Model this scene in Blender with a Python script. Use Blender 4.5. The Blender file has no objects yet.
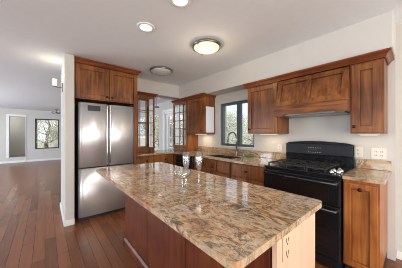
import bpy, bmesh, math, random
from mathutils import Vector, Matrix
random.seed(7)
SC = bpy.context.scene
COL = SC.collection
R = math.radians

# ------------------------------------------------------------------ camera
EYE = 1.30
cam_d = bpy.data.cameras.new('camera')
cam_d.sensor_width = 36.0
cam_d.lens = 183.3 / 402 * 36.0
cam_d.clip_start = 0.02
cam_d.clip_end = 300
cam = bpy.data.objects.new('camera', cam_d)
COL.objects.link(cam)
cam.location = (0, 0, EYE)
cam.rotation_euler = (R(90), 0, R(49.6))
SC.camera = cam

# ------------------------------------------------------------------ world, daylight, exposure
SC.view_settings.view_transform = 'Standard'
SC.view_settings.look = 'None'
SC.view_settings.gamma = 1.0
SC.view_settings.use_curve_mapping = False
SC.view_settings.exposure = -0.02
SC.cycles.filter_width = 1.0

W = bpy.data.worlds.new('daylight_sky')
SC.world = W
W.use_nodes = True
wn, wl = W.node_tree.nodes, W.node_tree.links
wn.clear()
w_out = wn.new('ShaderNodeOutputWorld')
w_bg = wn.new('ShaderNodeBackground')
w_tc = wn.new('ShaderNodeTexCoord')
w_sep = wn.new('ShaderNodeSeparateXYZ')
w_ramp = wn.new('ShaderNodeValToRGB')
w_noise = wn.new('ShaderNodeTexNoise')
w_noise.inputs['Scale'].default_value = 3.0
w_noise.inputs['Detail'].default_value = 5
w_mix = wn.new('ShaderNodeMixRGB')
w_nr = wn.new('ShaderNodeValToRGB')
w_ramp.color_ramp.elements[0].position = 0.0
w_ramp.color_ramp.elements[0].color = (0.86, 0.92, 1.0, 1)
w_ramp.color_ramp.elements[1].position = 0.5
w_ramp.color_ramp.elements[1].color = (0.46, 0.68, 1.0, 1)
w_nr.color_ramp.elements[0].position = 0.42
w_nr.color_ramp.elements[1].position = 0.65
w_mix.inputs[2].default_value = (1.0, 1.0, 1.0, 1)
wl.new(w_tc.outputs['Generated'], w_sep.inputs[0])
wl.new(w_tc.outputs['Generated'], w_noise.inputs['Vector'])
wl.new(w_sep.outputs['Z'], w_ramp.inputs[0])
wl.new(w_noise.outputs['Fac'], w_nr.inputs[0])
wl.new(w_nr.outputs[0], w_mix.inputs[0])
wl.new(w_ramp.outputs[0], w_mix.inputs[1])
wl.new(w_mix.outputs[0], w_bg.inputs[0])
w_bg.inputs[1].default_value = 1.3
wl.new(w_bg.outputs[0], w_out.inputs[0])

sun_d = bpy.data.lights.new('sun', 'SUN')
sun_d.energy = 3.2
sun_d.angle = R(3)
sun_d.color = (1.0, 0.95, 0.86)
sun = bpy.data.objects.new('sun', sun_d)
COL.objects.link(sun)
sun.rotation_euler = (R(48), 0, R(35))   # from behind the camera, high up on the right


def area(name, loc, rot, sx, sy, energy, color):
    d = bpy.data.lights.new(name, 'AREA')
    d.shape = 'RECTANGLE'
    d.size, d.size_y = sx, sy
    d.energy = energy
    d.color = color
    o = bpy.data.objects.new(name, d)
    COL.objects.link(o)
    o.location = loc
    o.rotation_euler = rot
    return o


DAY = (0.86, 0.93, 1.0)
COOL = (0.74, 0.87, 1.0)
WARMDAY = (1.0, 0.95, 0.88)
# area lamps added as daylight stand-ins at unseen windows of front and right walls
area('front_daylight_fill', (0.6, -4.33, 1.35), (R(90), 0, 0), 3.4, 1.9, 125, DAY)
area('living_daylight_fill', (-7.5, -4.33, 1.35), (R(90), 0, 0), 4.4, 1.9, 350, COOL)
area('right_daylight_fill', (2.95, 0.3, 1.2), (R(90), 0, R(90)), 4.0, 2.1, 150, WARMDAY)  # widened to give the refrigerator steel something bright to reflect

# ------------------------------------------------------------------ materials
MATS = {}


def new_mat(name):
    m = bpy.data.materials.new(name)
    m.use_nodes = True
    n = m.node_tree.nodes
    return m, n, m.node_tree.links, n['Principled BSDF']


def plain(name, col, rough=0.6, metal=0.0, spec=0.5, vary=0.06, scale=30, bump=0.0):
    """colour with a little procedural mottling"""
    m, n, l, b = new_mat(name)
    tc = n.new('ShaderNodeTexCoord')
    no = n.new('ShaderNodeTexNoise')
    no.inputs['Scale'].default_value = scale
    no.inputs['Detail'].default_value = 3
    l.new(tc.outputs['Object'], no.inputs['Vector'])
    rp = n.new('ShaderNodeValToRGB')
    a, c = 1 - vary, 1 + vary
    rp.color_ramp.elements[0].position = .3
    rp.color_ramp.elements[1].position = .7
    rp.color_ramp.elements[0].color = (col[0] * a, col[1] * a, col[2] * a, 1)
    rp.color_ramp.elements[1].color = (min(1, col[0] * c), min(1, col[1] * c), min(1, col[2] * c), 1)
    l.new(no.outputs['Fac'], rp.inputs[0])
    l.new(rp.outputs[0], b.inputs['Base Color'])
    b.inputs['Roughness'].default_value = rough
    b.inputs['Metallic'].default_value = metal
    b.inputs['Specular IOR Level'].default_value = spec
    if bump:
        bp = n.new('ShaderNodeBump')
        bp.inputs['Strength'].default_value = bump
        bp.inputs['Distance'].default_value = .002
        l.new(no.outputs['Fac'], bp.inputs['Height'])
        l.new(bp.outputs[0], b.inputs['Normal'])
    return m


def wood(name, dark, light, axis='z', rough=.32, scale=1.0):
    m, n, l, b = new_mat(name)
    tc = n.new('ShaderNodeTexCoord')
    mp = n.new('ShaderNodeMapping')
    s = {'x': (1.2, 14, 14), 'y': (14, 1.2, 14), 'z': (14, 14, 1.2)}[axis]
    mp.inputs['Scale'].default_value = [q * scale for q in s]
    l.new(tc.outputs['Object'], mp.inputs[0])
    no = n.new('ShaderNodeTexNoise')
    no.inputs['Scale'].default_value = 1.6
    no.inputs['Detail'].default_value = 6
    no.inputs['Distortion'].default_value = 1.1
    l.new(mp.outputs[0], no.inputs['Vector'])
    no2 = n.new('ShaderNodeTexNoise')
    no2.inputs['Scale'].default_value = 3.2
    no2.inputs['Detail'].default_value = 2
    l.new(tc.outputs['Object'], no2.inputs['Vector'])
    ad = n.new('ShaderNodeMath')
    ad.operation = 'MULTIPLY_ADD'
    ad.inputs[1].default_value = .45
    l.new(no2.outputs['Fac'], ad.inputs[0])
    ms = n.new('ShaderNodeMath')
    ms.operation = 'MULTIPLY'
    ms.inputs[1].default_value = .55
    l.new(no.outputs['Fac'], ms.inputs[0])
    l.new(ms.outputs[0], ad.inputs[2])
    rp = n.new('ShaderNodeValToRGB')
    rp.color_ramp.elements[0].position = .38
    rp.color_ramp.elements[1].position = .62
    rp.color_ramp.elements[0].color = (*dark, 1)
    rp.color_ramp.elements[1].color = (*light, 1)
    l.new(ad.outputs[0], rp.inputs[0])
    l.new(rp.outputs[0], b.inputs['Base Color'])
    b.inputs['Roughness'].default_value = rough
    b.inputs['Specular IOR Level'].default_value = .28
    return m


def granite(name):
    m, n, l, b = new_mat(name)
    tc = n.new('ShaderNodeTexCoord')
    mp = n.new('ShaderNodeMapping')
    mp.inputs['Rotation'].default_value = (0, 0, R(-32))
    mp.inputs['Scale'].default_value = (1.5, 2.4, 1.8)
    l.new(tc.outputs['Object'], mp.inputs[0])

    def noise(scale, detail, dist, vec=mp):
        q = n.new('ShaderNodeTexNoise')
        q.inputs['Scale'].default_value = scale
        q.inputs['Detail'].default_value = detail
        q.inputs['Distortion'].default_value = dist
        q.inputs['Roughness'].default_value = .62
        l.new(vec.outputs[0], q.inputs['Vector'])
        return q

    def ramp(src, stops):
        r = n.new('ShaderNodeValToRGB')
        e = r.color_ramp.elements
        e[0].position, e[0].color = stops[0][0], (*stops[0][1], 1)
        e[1].position, e[1].color = stops[-1][0], (*stops[-1][1], 1)
        for p, c in stops[1:-1]:
            k = e.new(p)
            k.color = (*c, 1)
        l.new(src.outputs['Fac'], r.inputs[0])
        return r

    def mix(fac, a, c2, mode='MIX'):
        x = n.new('ShaderNodeMixRGB')
        x.blend_type = mode
        l.new(fac.outputs[0], x.inputs[0])
        l.new(a.outputs[0], x.inputs[1])
        if isinstance(c2, tuple):
            x.inputs[2].default_value = (*c2, 1)
        else:
            l.new(c2.outputs[0], x.inputs[2])
        return x

    base = ramp(noise(2.4, 10, 1.6), [(.30, (.28, .13, .07)), (.41, (.47, .27, .15)), (.50, (.60, .43, .27)),
                                      (.58, (.47, .36, .25)), (.66, (.50, .30, .21)), (.76, (.36, .17, .11))])
    veins = ramp(noise(2.3, 10, 2.6), [(.45, (0, 0, 0)), (.482, (1, 1, 1)), (.498, (1, 1, 1)), (.535, (0, 0, 0))])
    vmask = ramp(noise(2.2, 3, .6), [(.36, (.1, .1, .1)), (.60, (.95, .95, .95))])
    vm = n.new('ShaderNodeMixRGB')
    vm.blend_type = 'MULTIPLY'
    vm.inputs[0].default_value = 1
    l.new(veins.outputs[0], vm.inputs[1])
    l.new(vmask.outputs[0], vm.inputs[2])
    c = mix(vm, base, (.065, .065, .038))
    pale = ramp(noise(3.1, 8, 3.2), [(.60, (0, 0, 0)), (.68, (.8, .8, .8))])
    c = mix(pale, c, (.66, .56, .43))
    fine = ramp(noise(55, 4, .6, tc), [(.38, (.75, .75, .75)), (.50, (0, 0, 0))])
    c = mix(fine, c, (.13, .085, .05))
    spk = ramp(noise(75, 2, .2, tc), [(.60, (0, 0, 0)), (.70, (.5, .5, .5))])
    c = mix(spk, c, (.78, .68, .55))
    l.new(c.outputs[0], b.inputs['Base Color'])
    b.inputs['Roughness'].default_value = .07
    b.inputs['Specular IOR Level'].default_value = .8
    return m


def planks(name):
    m, n, l, b = new_mat(name)
    tc = n.new('ShaderNodeTexCoord')
    br = n.new('ShaderNodeTexBrick')
    br.offset = .37
    br.inputs['Color1'].default_value = (.0, .0, .0, 1)
    br.inputs['Color2'].default_value = (1, 1, 1, 1)
    br.inputs['Mortar'].default_value = (.5, .5, .5, 1)
    br.inputs['Scale'].default_value = 1.0
    br.inputs['Mortar Size'].default_value = .0022
    br.inputs['Bias'].default_value = 0
    br.inputs['Brick Width'].default_value = 1.25
    br.inputs['Row Height'].default_value = .10
    l.new(tc.outputs['Object'], br.inputs['Vector'])
    mp = n.new('ShaderNodeMapping')
    mp.inputs['Scale'].default_value = (1.4, 16, 1)
    l.new(tc.outputs['Object'], mp.inputs[0])
    no = n.new('ShaderNodeTexNoise')
    no.inputs['Scale'].default_value = 2.0
    no.inputs['Detail'].default_value = 6
    no.inputs['Distortion'].default_value = .8
    l.new(mp.outputs[0], no.inputs['Vector'])
    md = n.new('ShaderNodeMixRGB')
    md.inputs[0].default_value = .6
    l.new(br.outputs['Color'], md.inputs[1])
    l.new(no.outputs['Fac'], md.inputs[2])
    rp = n.new('ShaderNodeValToRGB')
    rp.color_ramp.elements[0].position = .12
    rp.color_ramp.elements[1].position = .85
    rp.color_ramp.elements[0].color = (.115, .036, .013, 1)
    rp.color_ramp.elements[1].color = (.29, .097, .033, 1)
    l.new(md.outputs[0], rp.inputs[0])
    mm = n.new('ShaderNodeMixRGB')
    mm.inputs[2].default_value = (.05, .018, .008, 1)
    l.new(br.outputs['Fac'], mm.inputs[0])
    l.new(rp.outputs[0], mm.inputs[1])
    l.new(mm.outputs[0], b.inputs['Base Color'])
    b.inputs['Roughness'].default_value = .27
    bp = n.new('ShaderNodeBump')
    bp.inputs['Strength'].default_value = .25
    bp.inputs['Distance'].default_value = .004
    l.new(no.outputs['Fac'], bp.inputs['Height'])
    l.new(bp.outputs[0], b.inputs['Normal'])
    return m


def steel(name):
    m, n, l, b = new_mat(name)
    tc = n.new('ShaderNodeTexCoord')
    mp = n.new('ShaderNodeMapping')
    mp.inputs['Scale'].default_value = (60, 60, .6)
    l.new(tc.outputs['Object'], mp.inputs[0])
    no = n.new('ShaderNodeTexNoise')
    no.inputs['Scale'].default_value = 3
    l.new(mp.outputs[0], no.inputs['Vector'])
    mr = n.new('ShaderNodeMapRange')
    mr.inputs['To Min'].default_value = .30
    mr.inputs['To Max'].default_value = .38
    l.new(no.outputs['Fac'], mr.inputs[0])
    l.new(mr.outputs[0], b.inputs['Roughness'])
    b.inputs['Base Color'].default_value = (.80, .80, .81, 1)
    b.inputs['Metallic'].default_value = .75
    b.inputs['Anisotropic'].default_value = .8
    b.inputs['Anisotropic Rotation'].default_value = .25
    return m


def thin_glass(name, tint=(1, 1, 1), gloss=.12, rough=.01, edge=.6):
    """pane or thin-walled glass: clear, mirroring more at grazing angles"""
    m = bpy.data.materials.new(name)
    m.use_nodes = True
    n, l = m.node_tree.nodes, m.node_tree.links
    n.clear()
    o = n.new('ShaderNodeOutputMaterial')
    t = n.new('ShaderNodeBsdfTransparent')
    t.inputs[0].default_value = (*tint, 1)
    g = n.new('ShaderNodeBsdfGlossy')
    g.inputs['Roughness'].default_value = rough
    lw = n.new('ShaderNodeLayerWeight')
    lw.inputs['Blend'].default_value = .25
    mr = n.new('ShaderNodeMapRange')
    mr.inputs['To Min'].default_value = gloss * .35
    mr.inputs['To Max'].default_value = edge
    l.new(lw.outputs['Facing'], mr.inputs[0])
    x = n.new('ShaderNodeMixShader')
    l.new(mr.outputs[0], x.inputs[0])
    l.new(t.outputs[0], x.inputs[1])
    l.new(g.outputs[0], x.inputs[2])
    l.new(x.outputs[0], o.inputs[0])
    return m


def glow(name, col, strength):
    m, n, l, b = new_mat(name)
    b.inputs['Base Color'].default_value = (col[0] * .3, col[1] * .3, col[2] * .3, 1)
    b.inputs['Emission Color'].default_value = (*col, 1)
    b.inputs['Emission Strength'].default_value = strength
    b.inputs['Roughness'].default_value = .4
    return m


M_wall = plain('painted_wall', (.585, .555, .515), .85, vary=.015, scale=8, bump=.05)
M_ceil = plain('painted_ceiling', (.80, .84, .87), .9, vary=.012, scale=14, bump=.08)
M_trim = plain('white_trim', (.80, .79, .77), .45, vary=.01)
M_floor = planks('cherry_plank_floor')
M_cherry = wood('cherry_wood', (.10, .030, .009), (.30, .110, .034))
M_cherry_h = wood('cherry_wood_level_grain', (.10, .032, .010), (.275, .102, .034), axis='x')
M_crown = wood('cherry_crown', (.12, .028, .009), (.25, .070, .022), axis='x', rough=.28)
M_crown_y = wood('cherry_crown_y', (.12, .028, .009), (.25, .070, .022), axis='y', rough=.28)
M_cherry_lit = wood('cherry_wood_lit', (.25, .070, .015), (.47, .175, .048))  # cherry with the strong light on this cabinet put into its colour
M_inside = wood('cabinet_inside_wood', (.12, .05, .025), (.24, .11, .055))
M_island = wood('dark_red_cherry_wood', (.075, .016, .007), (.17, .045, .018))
M_pale_wood = wood('pale_wood', (.62, .41, .28), (.72, .50, .36), rough=.4, scale=.8)  # paler wood tone for the island end panel and its outlet plate
M_granite = granite('swirled_granite')
M_steel = steel('brushed_stainless')
M_black = plain('black_enamel', (.012, .012, .014), .13, vary=.1)
M_blackm = plain('black_satin', (.018, .018, .02), .45, vary=.1)
M_iron = plain('cast_iron', (.02, .02, .021), .5, vary=.15)
M_glassblk = plain('black_oven_glass', (.014, .011, .010), .04, vary=.05, spec=1.0)
M_knob = plain('dark_bronze', (.035, .016, .012), .3, metal=.7)
M_chrome = plain('chrome', (.78, .78, .78), .12, metal=1, vary=.02)
M_nickel = plain('brushed_nickel', (.30, .29, .27), .28, metal=1, vary=.03)
M_frame = plain('slate_window_frame', (.085, .12, .125), .4, vary=.05)
M_darkframe = plain('dark_window_frame', (.03, .03, .032), .45)
M_glass = thin_glass('window_glass', gloss=.03, edge=.16)
M_cabglass = thin_glass('cabinet_glass', gloss=.04, edge=.2)
M_flute = thin_glass('clear_stemware', tint=(.95, .97, .98), gloss=.7, edge=.95)
M_frost = glow('lit_frosted_glass', (1.0, .83, .60), 1.0)
M_frost_off = plain('unlit_white_glass', (.60, .59, .58), .25, vary=.02)
M_led = glow('lit_lamp_lens', (1.0, .95, .88), 4.0)
M_warmled = glow('warm_strip_lens', (1.0, .80, .52), 1.6)
M_sconce = glow('lit_sconce_glass', (1.0, .90, .76), .9)
M_plate = plain('almond_plate', (.74, .69, .62), .4, vary=.01)
M_socket = plain('socket_slots', (.10, .08, .07), .5)
M_white_patch = plain('plain_white_patch', (.84, .86, .90), .3, vary=.01)
M_teal = plain('teal_paint', (.20, .36, .40), .5, vary=.08, scale=6)
M_sink = plain('dark_composite_sink', (.03, .03, .033), .35)
M_green = plain('green_sponge', (.10, .22, .06), .9, vary=.2)
M_carpet = plain('tan_carpet', (.33, .27, .22), .95, vary=.12, scale=80)
M_display = plain('display_window', (.014, .018, .022), .3, spec=.3)
M_mark = plain('pale_print', (.36, .37, .39), .5, vary=.02)
M_bark = plain('bark', (.10, .07, .05), .9, vary=.3, scale=12)
M_leafA = plain('juniper_leaf', (.22, .25, .14), .8, vary=.35, scale=5)
M_leafB = plain('pale_oak_leaf', (.58, .57, .42), .8, vary=.35, scale=5)
M_leafC = plain('grey_sage_leaf', (.62, .63, .50), .85, vary=.3, scale=5)
M_ground = plain('dry_ground', (.50, .43, .33), .95, vary=.25, scale=1.5)

# ------------------------------------------------------------------ mesh helpers


def merge(dst, src):
    me = bpy.data.meshes.new('tmp')
    src.to_mesh(me)
    src.free()
    dst.from_mesh(me)
    bpy.data.meshes.remove(me)


def box(bm, x0, x1, y0, y1, z0, z1, bev=0.0, F=None):
    t = bmesh.new()
    vs = [t.verts.new((x, y, z)) for z in (z0, z1) for y in (y0, y1) for x in (x0, x1)]
    for f in ((0, 2, 3, 1), (4, 5, 7, 6), (0, 1, 5, 4), (2, 6, 7, 3), (0, 4, 6, 2), (1, 3, 7, 5)):
        t.faces.new([vs[i] for i in f])
    if bev:
        bmesh.ops.bevel(t, geom=t.edges[:], offset=bev, segments=2, profile=.5, affect='EDGES')
    if F:
        for v in t.verts:
            v.co = F(*v.co)
        bmesh.ops.recalc_face_normals(t, faces=t.faces[:])
    merge(bm, t)


def prism(bm, prof, a0, a1, M):
    """closed profile [(p,q)...] swept from a0 to a1; M(a,p,q) -> point"""
    t = bmesh.new()
    A = [t.verts.new(M(a0, p, q)) for p, q in prof]
    B = [t.verts.new(M(a1, p, q)) for p, q in prof]
    k = len(prof)
    t.faces.new(A)
    t.faces.new(B[::-1])
    for i in range(k):
        t.faces.new((A[i], B[i], B[(i + 1) % k], A[(i + 1) % k]))
    bmesh.ops.recalc_face_normals(t, faces=t.faces[:])
    merge(bm, t)


def lathe(bm, prof, c=(0, 0, 0), seg=28, axis='z', close=False):
    t = bmesh.new()
    rows = []
    for r, h in prof:
        if r < 1e-6:
            p = [t.verts.new((0, 0, h))]
        else:
            p = [t.verts.new((r * math.cos(2 * math.pi * i / seg), r * math.sin(2 * math.pi * i / seg), h)) for i in range(seg)]
        rows.append(p)
    pairs = list(zip(rows, rows[1:])) + ([(rows[-1], rows[0])] if close else [])
    for a, b in pairs:
        for i in range(seg):
            j = (i + 1) % seg
            if len(a) == 1 and len(b) == 1:
                continue
            if len(a) == 1:
                t.faces.new((a[0], b[j], b[i]))
            elif len(b) == 1:
                t.faces.new((a[i], a[j], b[0]))
            else:
                t.faces.new((a[i], a[j], b[j], b[i]))
    rot = {'z': Matrix.Identity(3), 'y-': Matrix.Rotation(R(90), 3, 'X'), 'x': Matrix.Rotation(R(90), 3, 'Y'),
           'y+': Matrix.Rotation(R(-90), 3, 'X'), 'z-': Matrix.Rotation(R(180), 3, 'X')}[axis]
    for v in t.verts:
        v.co = rot @ v.co + Vector(c)
    bmesh.ops.recalc_face_normals(t, faces=t.faces[:])
    for f in t.faces:
        f.smooth = True
    merge(bm, t)


def tube(bm, pts, rad, seg=10):
    t = bmesh.new()
    pts = [Vector(p) for p in pts]
    rads = rad if isinstance(rad, (list, tuple)) else [rad] * len(pts)
    rings = []
    up = Vector((0, 0, 1))
    for i, p in enumerate(pts):
        d = (pts[min(i + 1, len(pts) - 1)] - pts[max(i - 1, 0)]).normalized()
        s = d.cross(up)
        if s.length < .05:
            s = d.cross(Vector((1, 0, 0)))
        s.normalize()
        if rings and s.dot(prev) < 0:
            s = -s
        prev = s
        u = s.cross(d)
        rings.append([t.verts.new(p + (s * math.cos(k * 2 * math.pi / seg) + u * math.sin(k * 2 * math.pi / seg)) * rads[i]) for k in range(seg)])
    for a, b in zip(rings, rings[1:]):
        for k in range(seg):
            t.faces.new((a[k], a[(k + 1) % seg], b[(k + 1) % seg], b[k]))
    t.faces.new(rings[0])
    t.faces.new(rings[-1][::-1])
    bmesh.ops.recalc_face_normals(t, faces=t.faces[:])
    for f in t.faces:
        f.smooth = len(f.verts) == 4
    merge(bm, t)


def root_loc(p):
    v = Vector((0, 0, 0))
    while p:
        v += p.location
        p = p.parent
    return v


def obj(name, bm, mat, parent=None):
    """link the bmesh (world coordinates) as one object"""
    if parent:
        bmesh.ops.translate(bm, verts=bm.verts[:], vec=-root_loc(parent))
    me = bpy.data.meshes.new(name)
    bm.to_mesh(me)
    bm.free()
    me.materials.append(mat)
    o = bpy.data.objects.new(name, me)
    COL.objects.link(o)
    if parent:
        o.parent = parent
    return o


def tag(o, label, cat, group=None, kind=None):
    o['label'] = label
    o['category'] = cat
    if group:
        o['group'] = group
    if kind:
        o['kind'] = kind
    return o


def thing(name, label, cat, loc, group=None):
    o = bpy.data.objects.new(name, None)
    o.empty_display_size = .1
    COL.objects.link(o)
    o.location = loc
    return tag(o, label, cat, group)


def struct(name, bm, mat, parent=None):
    o = obj(name, bm, mat, parent)
    if not parent:
        o['kind'] = 'structure'
    return o


def struct_root(name, loc):
    o = bpy.data.objects.new(name, None)
    COL.objects.link(o)
    o.location = loc
    o['kind'] = 'structure'
    return o


def facing_front(Y):      # a wall-A front: looks towards -y
    return lambda a, t, z: Vector((a, Y - t, z))


def facing_right(X):      # looks towards +x
    return lambda a, t, z: Vector((X + t, a, z))


def wall_holes(bm, axis, c0, c1, a0, a1, z0, z1, holes):
    As = sorted({a0, a1, *[h[0] for h in holes], *[h[1] for h in holes]})
    for p, q in zip(As, As[1:]):
        mid = (p + q) / 2
        hs = sorted([(h[2], h[3]) for h in holes if h[0] < mid < h[1]])
        z = z0
        for h0, h1 in hs + [(z1, z1)]:
            if h0 > z + 1e-5:
                if axis == 'x':
                    box(bm, p, q, c0, c1, z, h0)
                else:
                    box(bm, c0, c1, p, q, z, h0)
            z = h1
    bmesh.ops.remove_doubles(bm, verts=bm.verts[:], dist=1e-5)


# ------------------------------------------------------------------ room shell
H = 2.44
YA = 2.73          # range wall
b = bmesh.new()
box(b, -12.0, 3.2, -4.6, 3.4, -.06, 0)
struct('floor', b, M_floor)
b = bmesh.new()
box(b, -12.0, 3.2, -4.6, 3.4, H, H + .08)
struct('ceiling', b, M_ceil)

KW = (-2.61, -1.80, 1.065, 1.915)       # kitchen window opening
b = bmesh.new()
wall_holes(b, 'x', YA, 2.93, -3.95, -.138, 0, H, [KW])
box(b, -3.95, -3.75, 2.93, 3.2, 0, H)
struct('wall_back', b, M_wall)
b = bmesh.new()
box(b, -.138, 3.2, 2.81, 2.93, 0, H)
struct('wall_back_right', b, M_wall)
b = bmesh.new()
box(b, -3.66, -.138, 2.43, YA, 2.10, H, .008)
struct('wall_soffit', b, M_wall)
b = bmesh.new()
box(b, -3.96, -3.66, 1.285, YA, 2.155, H, .006)
struct('wall_header', b, M_wall)
b = bmesh.new()
box(b, -4.10, -3.20, .215, .325, 0, H, .01)
struct('wall_divider', b, M_wall)
b = bmesh.new()
box(b, -4.10, -4.0, .325, 1.285, 0, H)
struct('wall_alcove', b, M_wall)
LW = (-.36, .56, .58, 2.04)
NI = (-1.22, -.69, .24, 2.1)
b = bmesh.new()
wall_holes(b, 'y', -12.0, -11.8, -4.6, 3.4, 0, H, [LW, NI])
struct('wall_left', b, M_wall)
FD = (-5.75, -4.25, 0.0, 2.05)
DW = (-8.6, -6.15, .55, 2.05)
b = bmesh.new()
wall_holes(b, 'x', 3.2, 3.4, -11.8, -3.75, 0, H, [FD, DW])
struct('wall_dining', b, M_wall)
b = bmesh.new()
wall_holes(b, 'x', -4.6, -4.4, -12, 3.2, 0, H, [(-1.2, 2.4, .4, 2.3), (-9.8, -5.2, .4, 2.3)])
struct('wall_front', b, M_wall)
b = bmesh.new()
wall_holes(b, 'y', 3.0, 3.2, -4.4, 2.81, 0, H, [(-1.8, 2.4, .1, 2.3)])
struct('wall_right', b, M_wall)

# raised niche behind the far wall
b = bmesh.new()
box(b, -13.3, -12.0, -1.9, -.40, .14, .24)
struct('floor_niche', b, M_carpet)
b = bmesh.new()
box(b, -13.4, -13.3, -1.9, -.40, .14, 2.3)
box(b, -13.3, -12.0, -2.0, -1.9, .14, 2.3)
box(b, -13.3, -12.0, -.40, -.30, .14, 2.3)
box(b, -13.3, -12.0, -1.9, -.40, 2.2, 2.3)
struct('wall_niche', b, M_wall)
b = bmesh.new()
for y0, y1, z0, z1 in ((-1.31, -1.22, .24, 2.19), (-.69, -.66, 0, 2.19), (-1.22, -.69, 2.1, 2.19)):
    box(b, -11.8, -11.775, y0, y1, z0, z1, .004)
struct('trim_1', b, M_trim)

# baseboards
for nm, q in (('baseboard_left', [(-11.8, -11.785, -4.4, -.72), (-11.8, -11.785, -.66, 3.2)]),
              ('baseboard_back_right', [(-.136, 3.0, 2.795, 2.81)]),
              ('baseboard_divider', [(-4.1, -3.19, .20, .215), (-3.2, -3.188, .20, .325)]),
              ('baseboard_dining', [(-11.8, -5.80, 3.185, 3.2)])):
    b = bmesh.new()
    for x0, x1, y0, y1 in q:
        box(b, x0, x1, y0, y1, 0, .085, .004)
    struct(nm, b, M_trim)

# ------------------------------------------------------------------ windows and doors


def window(name, axis, c, a0, a1, z0, z1, fw, mat, mull=(), depth=.06, glass=M_glass, bars=(), bw=.02):
    """axis: direction the window runs along; c: plane coordinate of the glass"""
    loc = ((a0 + a1) / 2, c, z0) if axis == 'x' else (c, (a0 + a1) / 2, z0)
    r = struct_root(name, loc)
    F = (lambda a, t, z: Vector((a, c + t, z))) if axis == 'x' else (lambda a, t, z: Vector((c + t, a, z)))
    d = depth / 2
    f = bmesh.new()
    box(f, a0, a0 + fw, -d, d, z0, z1, 0, F)
    box(f, a1 - fw, a1, -d, d, z0, z1, 0, F)
    box(f, a0 + fw, a1 - fw, -d, d, z0, z0 + fw, 0, F)
    box(f, a0 + fw, a1 - fw, -d, d, z1 - fw, z1, 0, F)
    for m, w in mull:
        box(f, m - w / 2, m + w / 2, -d, d, z0 + fw, z1 - fw, 0, F)
    for k, v in bars:
        if k == 'v':
            box(f, v - bw / 2, v + bw / 2, -d * .6, d * .6, z0 + fw, z1 - fw, 0, F)
        else:
            box(f, a0 + fw, a1 - fw, -d * .6, d * .6, v - bw / 2, v + bw / 2, 0, F)
    obj('window_frame', f, mat, r)
    g = bmesh.new()
    box(g, a0 + fw * .5, a1 - fw * .5, -.003, .003, z0 + fw * .5, z1 - fw * .5, 0, F)
    obj('window_glass', g, glass, r)
    return r


window('window_1', 'x', 2.80, *KW[:2], KW[2], KW[3], .045, M_frame, mull=[(-2.165, .085)])
b = bmesh.new()
box(b, -2.62, -1.79, 2.715, 2.77, 1.05, 1.066, .003)
struct('trim_2', b, M_trim)
window('window_2', 'y', -11.88, *LW, .05, M_darkframe)
window('window_3', 'x', 3.3, *DW, .05, M_trim, mull=[(-7.18, .28)], depth=.08)
window('window_unseen_front', 'x', -4.5, -1.2, 2.4, .4, 2.3, .06, M_trim, mull=[(0.6, .08)])  # unseen window, added as the opening for the front fill lamp
window('window_unseen_living', 'x', -4.5, -9.8, -5.2, .4, 2.3, .06, M_trim, mull=[(-7.5, .08)])  # unseen window, added around the living room fill lamp
window('window_unseen_right', 'y', 3.1, -1.8, 2.4, .1, 2.3, .06, M_trim, mull=[(.3, .08)])  # unseen window, enlarged so its lamp brightens the refrigerator
for i, (p, q) in enumerate(((-5.70, -5.0), (-5.0, -4.30))):
    d = window('door_%d' % (i + 1), 'x', 3.27, p + .005, q - .005, .02, 2.0, .10, M_trim, depth=.045,
               bars=[('v', (p + q) / 2)] + [('h', .12 + k * .356) for k in range(1, 5)], bw=.022)
    k = bmesh.new()
    hx = -5.04 if i == 0 else -4.96
    tube(k, [(hx, 3.25, 1.0), (hx, 3.20, 1.0), (hx + (-.09 if i == 0 else .09), 3.20, 1.0)], .009, 8)
    obj('door_handle', k, M_nickel, d)
b = bmesh.new()
for x0, x1, z0, z1 in ((-5.75, -5.70, 0, 2.05), (-4.30, -4.25, 0, 2.05), (-5.70, -4.30, 2.0, 2.05)):
    box(b, x0, x1, 3.2, 3.4, z0, z1)
for x0, x1, z0, z1 in ((-5.84, -5.75, 0, 2.14), (-4.25, -4.16, 0, 2.14), (-5.75, -4.25, 2.05, 2.14)):
    box(b, x0, x1, 3.18, 3.2, z0, z1, .004)
struct('trim_3', b, M_trim)

# ------------------------------------------------------------------ cabinet helpers


def knob(parent, F, a, z, t=.0, r=.016):
    p = F(a, t, z)
    q = F(a, t + 1, z) - p
    ax = 'y-' if q.y < -.5 else 'x'
    k = bmesh.new()
    lathe(k, [(0, .002), (r * .45, .002), (r * .4, .014), (r, .02), (r * .95, .028), (r * .5, .033), (0, .034)], p, 14, ax)
    return obj('knob', k, M_knob, parent)


def shaker(parent, F, a0, a1, z0, z1, mat, name='door', st=.058, th=.024, kn=None, rail=None, inset=.017, mid=()):
    """frame-and-panel front; F(a, t, z) with t the distance outwards"""
    rl = rail or st
    d = bmesh.new()
    box(d, a0, a0 + st, 0, th, z0, z1, .003, F)
    box(d, a1 - st, a1, 0, th, z0, z1, .003, F)
    box(d, a0 + st, a1 - st, 0, th, z0, z0 + rl, .003, F)
    box(d, a0 + st, a1 - st, 0, th, z1 - rl, z1, .003, F)
    for m in mid:
        box(d, m - st / 2, m + st / 2, 0, th, z0 + rl, z1 - rl, .003, F)
    cuts = [a0 + st] + [q for m in mid for q in (m - st / 2, m + st / 2)] + [a1 - st]
    for p, q in zip(cuts[::2], cuts[1::2]):
        box(d, p + .005, q - .005, .001, th - inset, z0 + rl + .005, z1 - rl - .005, .002, F)
    box(d, a0 + st * .5, a1 - st * .5, -.001, .0012, z0 + rl * .5, z1 - rl * .5, 0, F)
    o = obj(name, d, mat, parent)
    if kn:
        knob(o, F, kn[0], kn[1], th)
    return o


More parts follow.
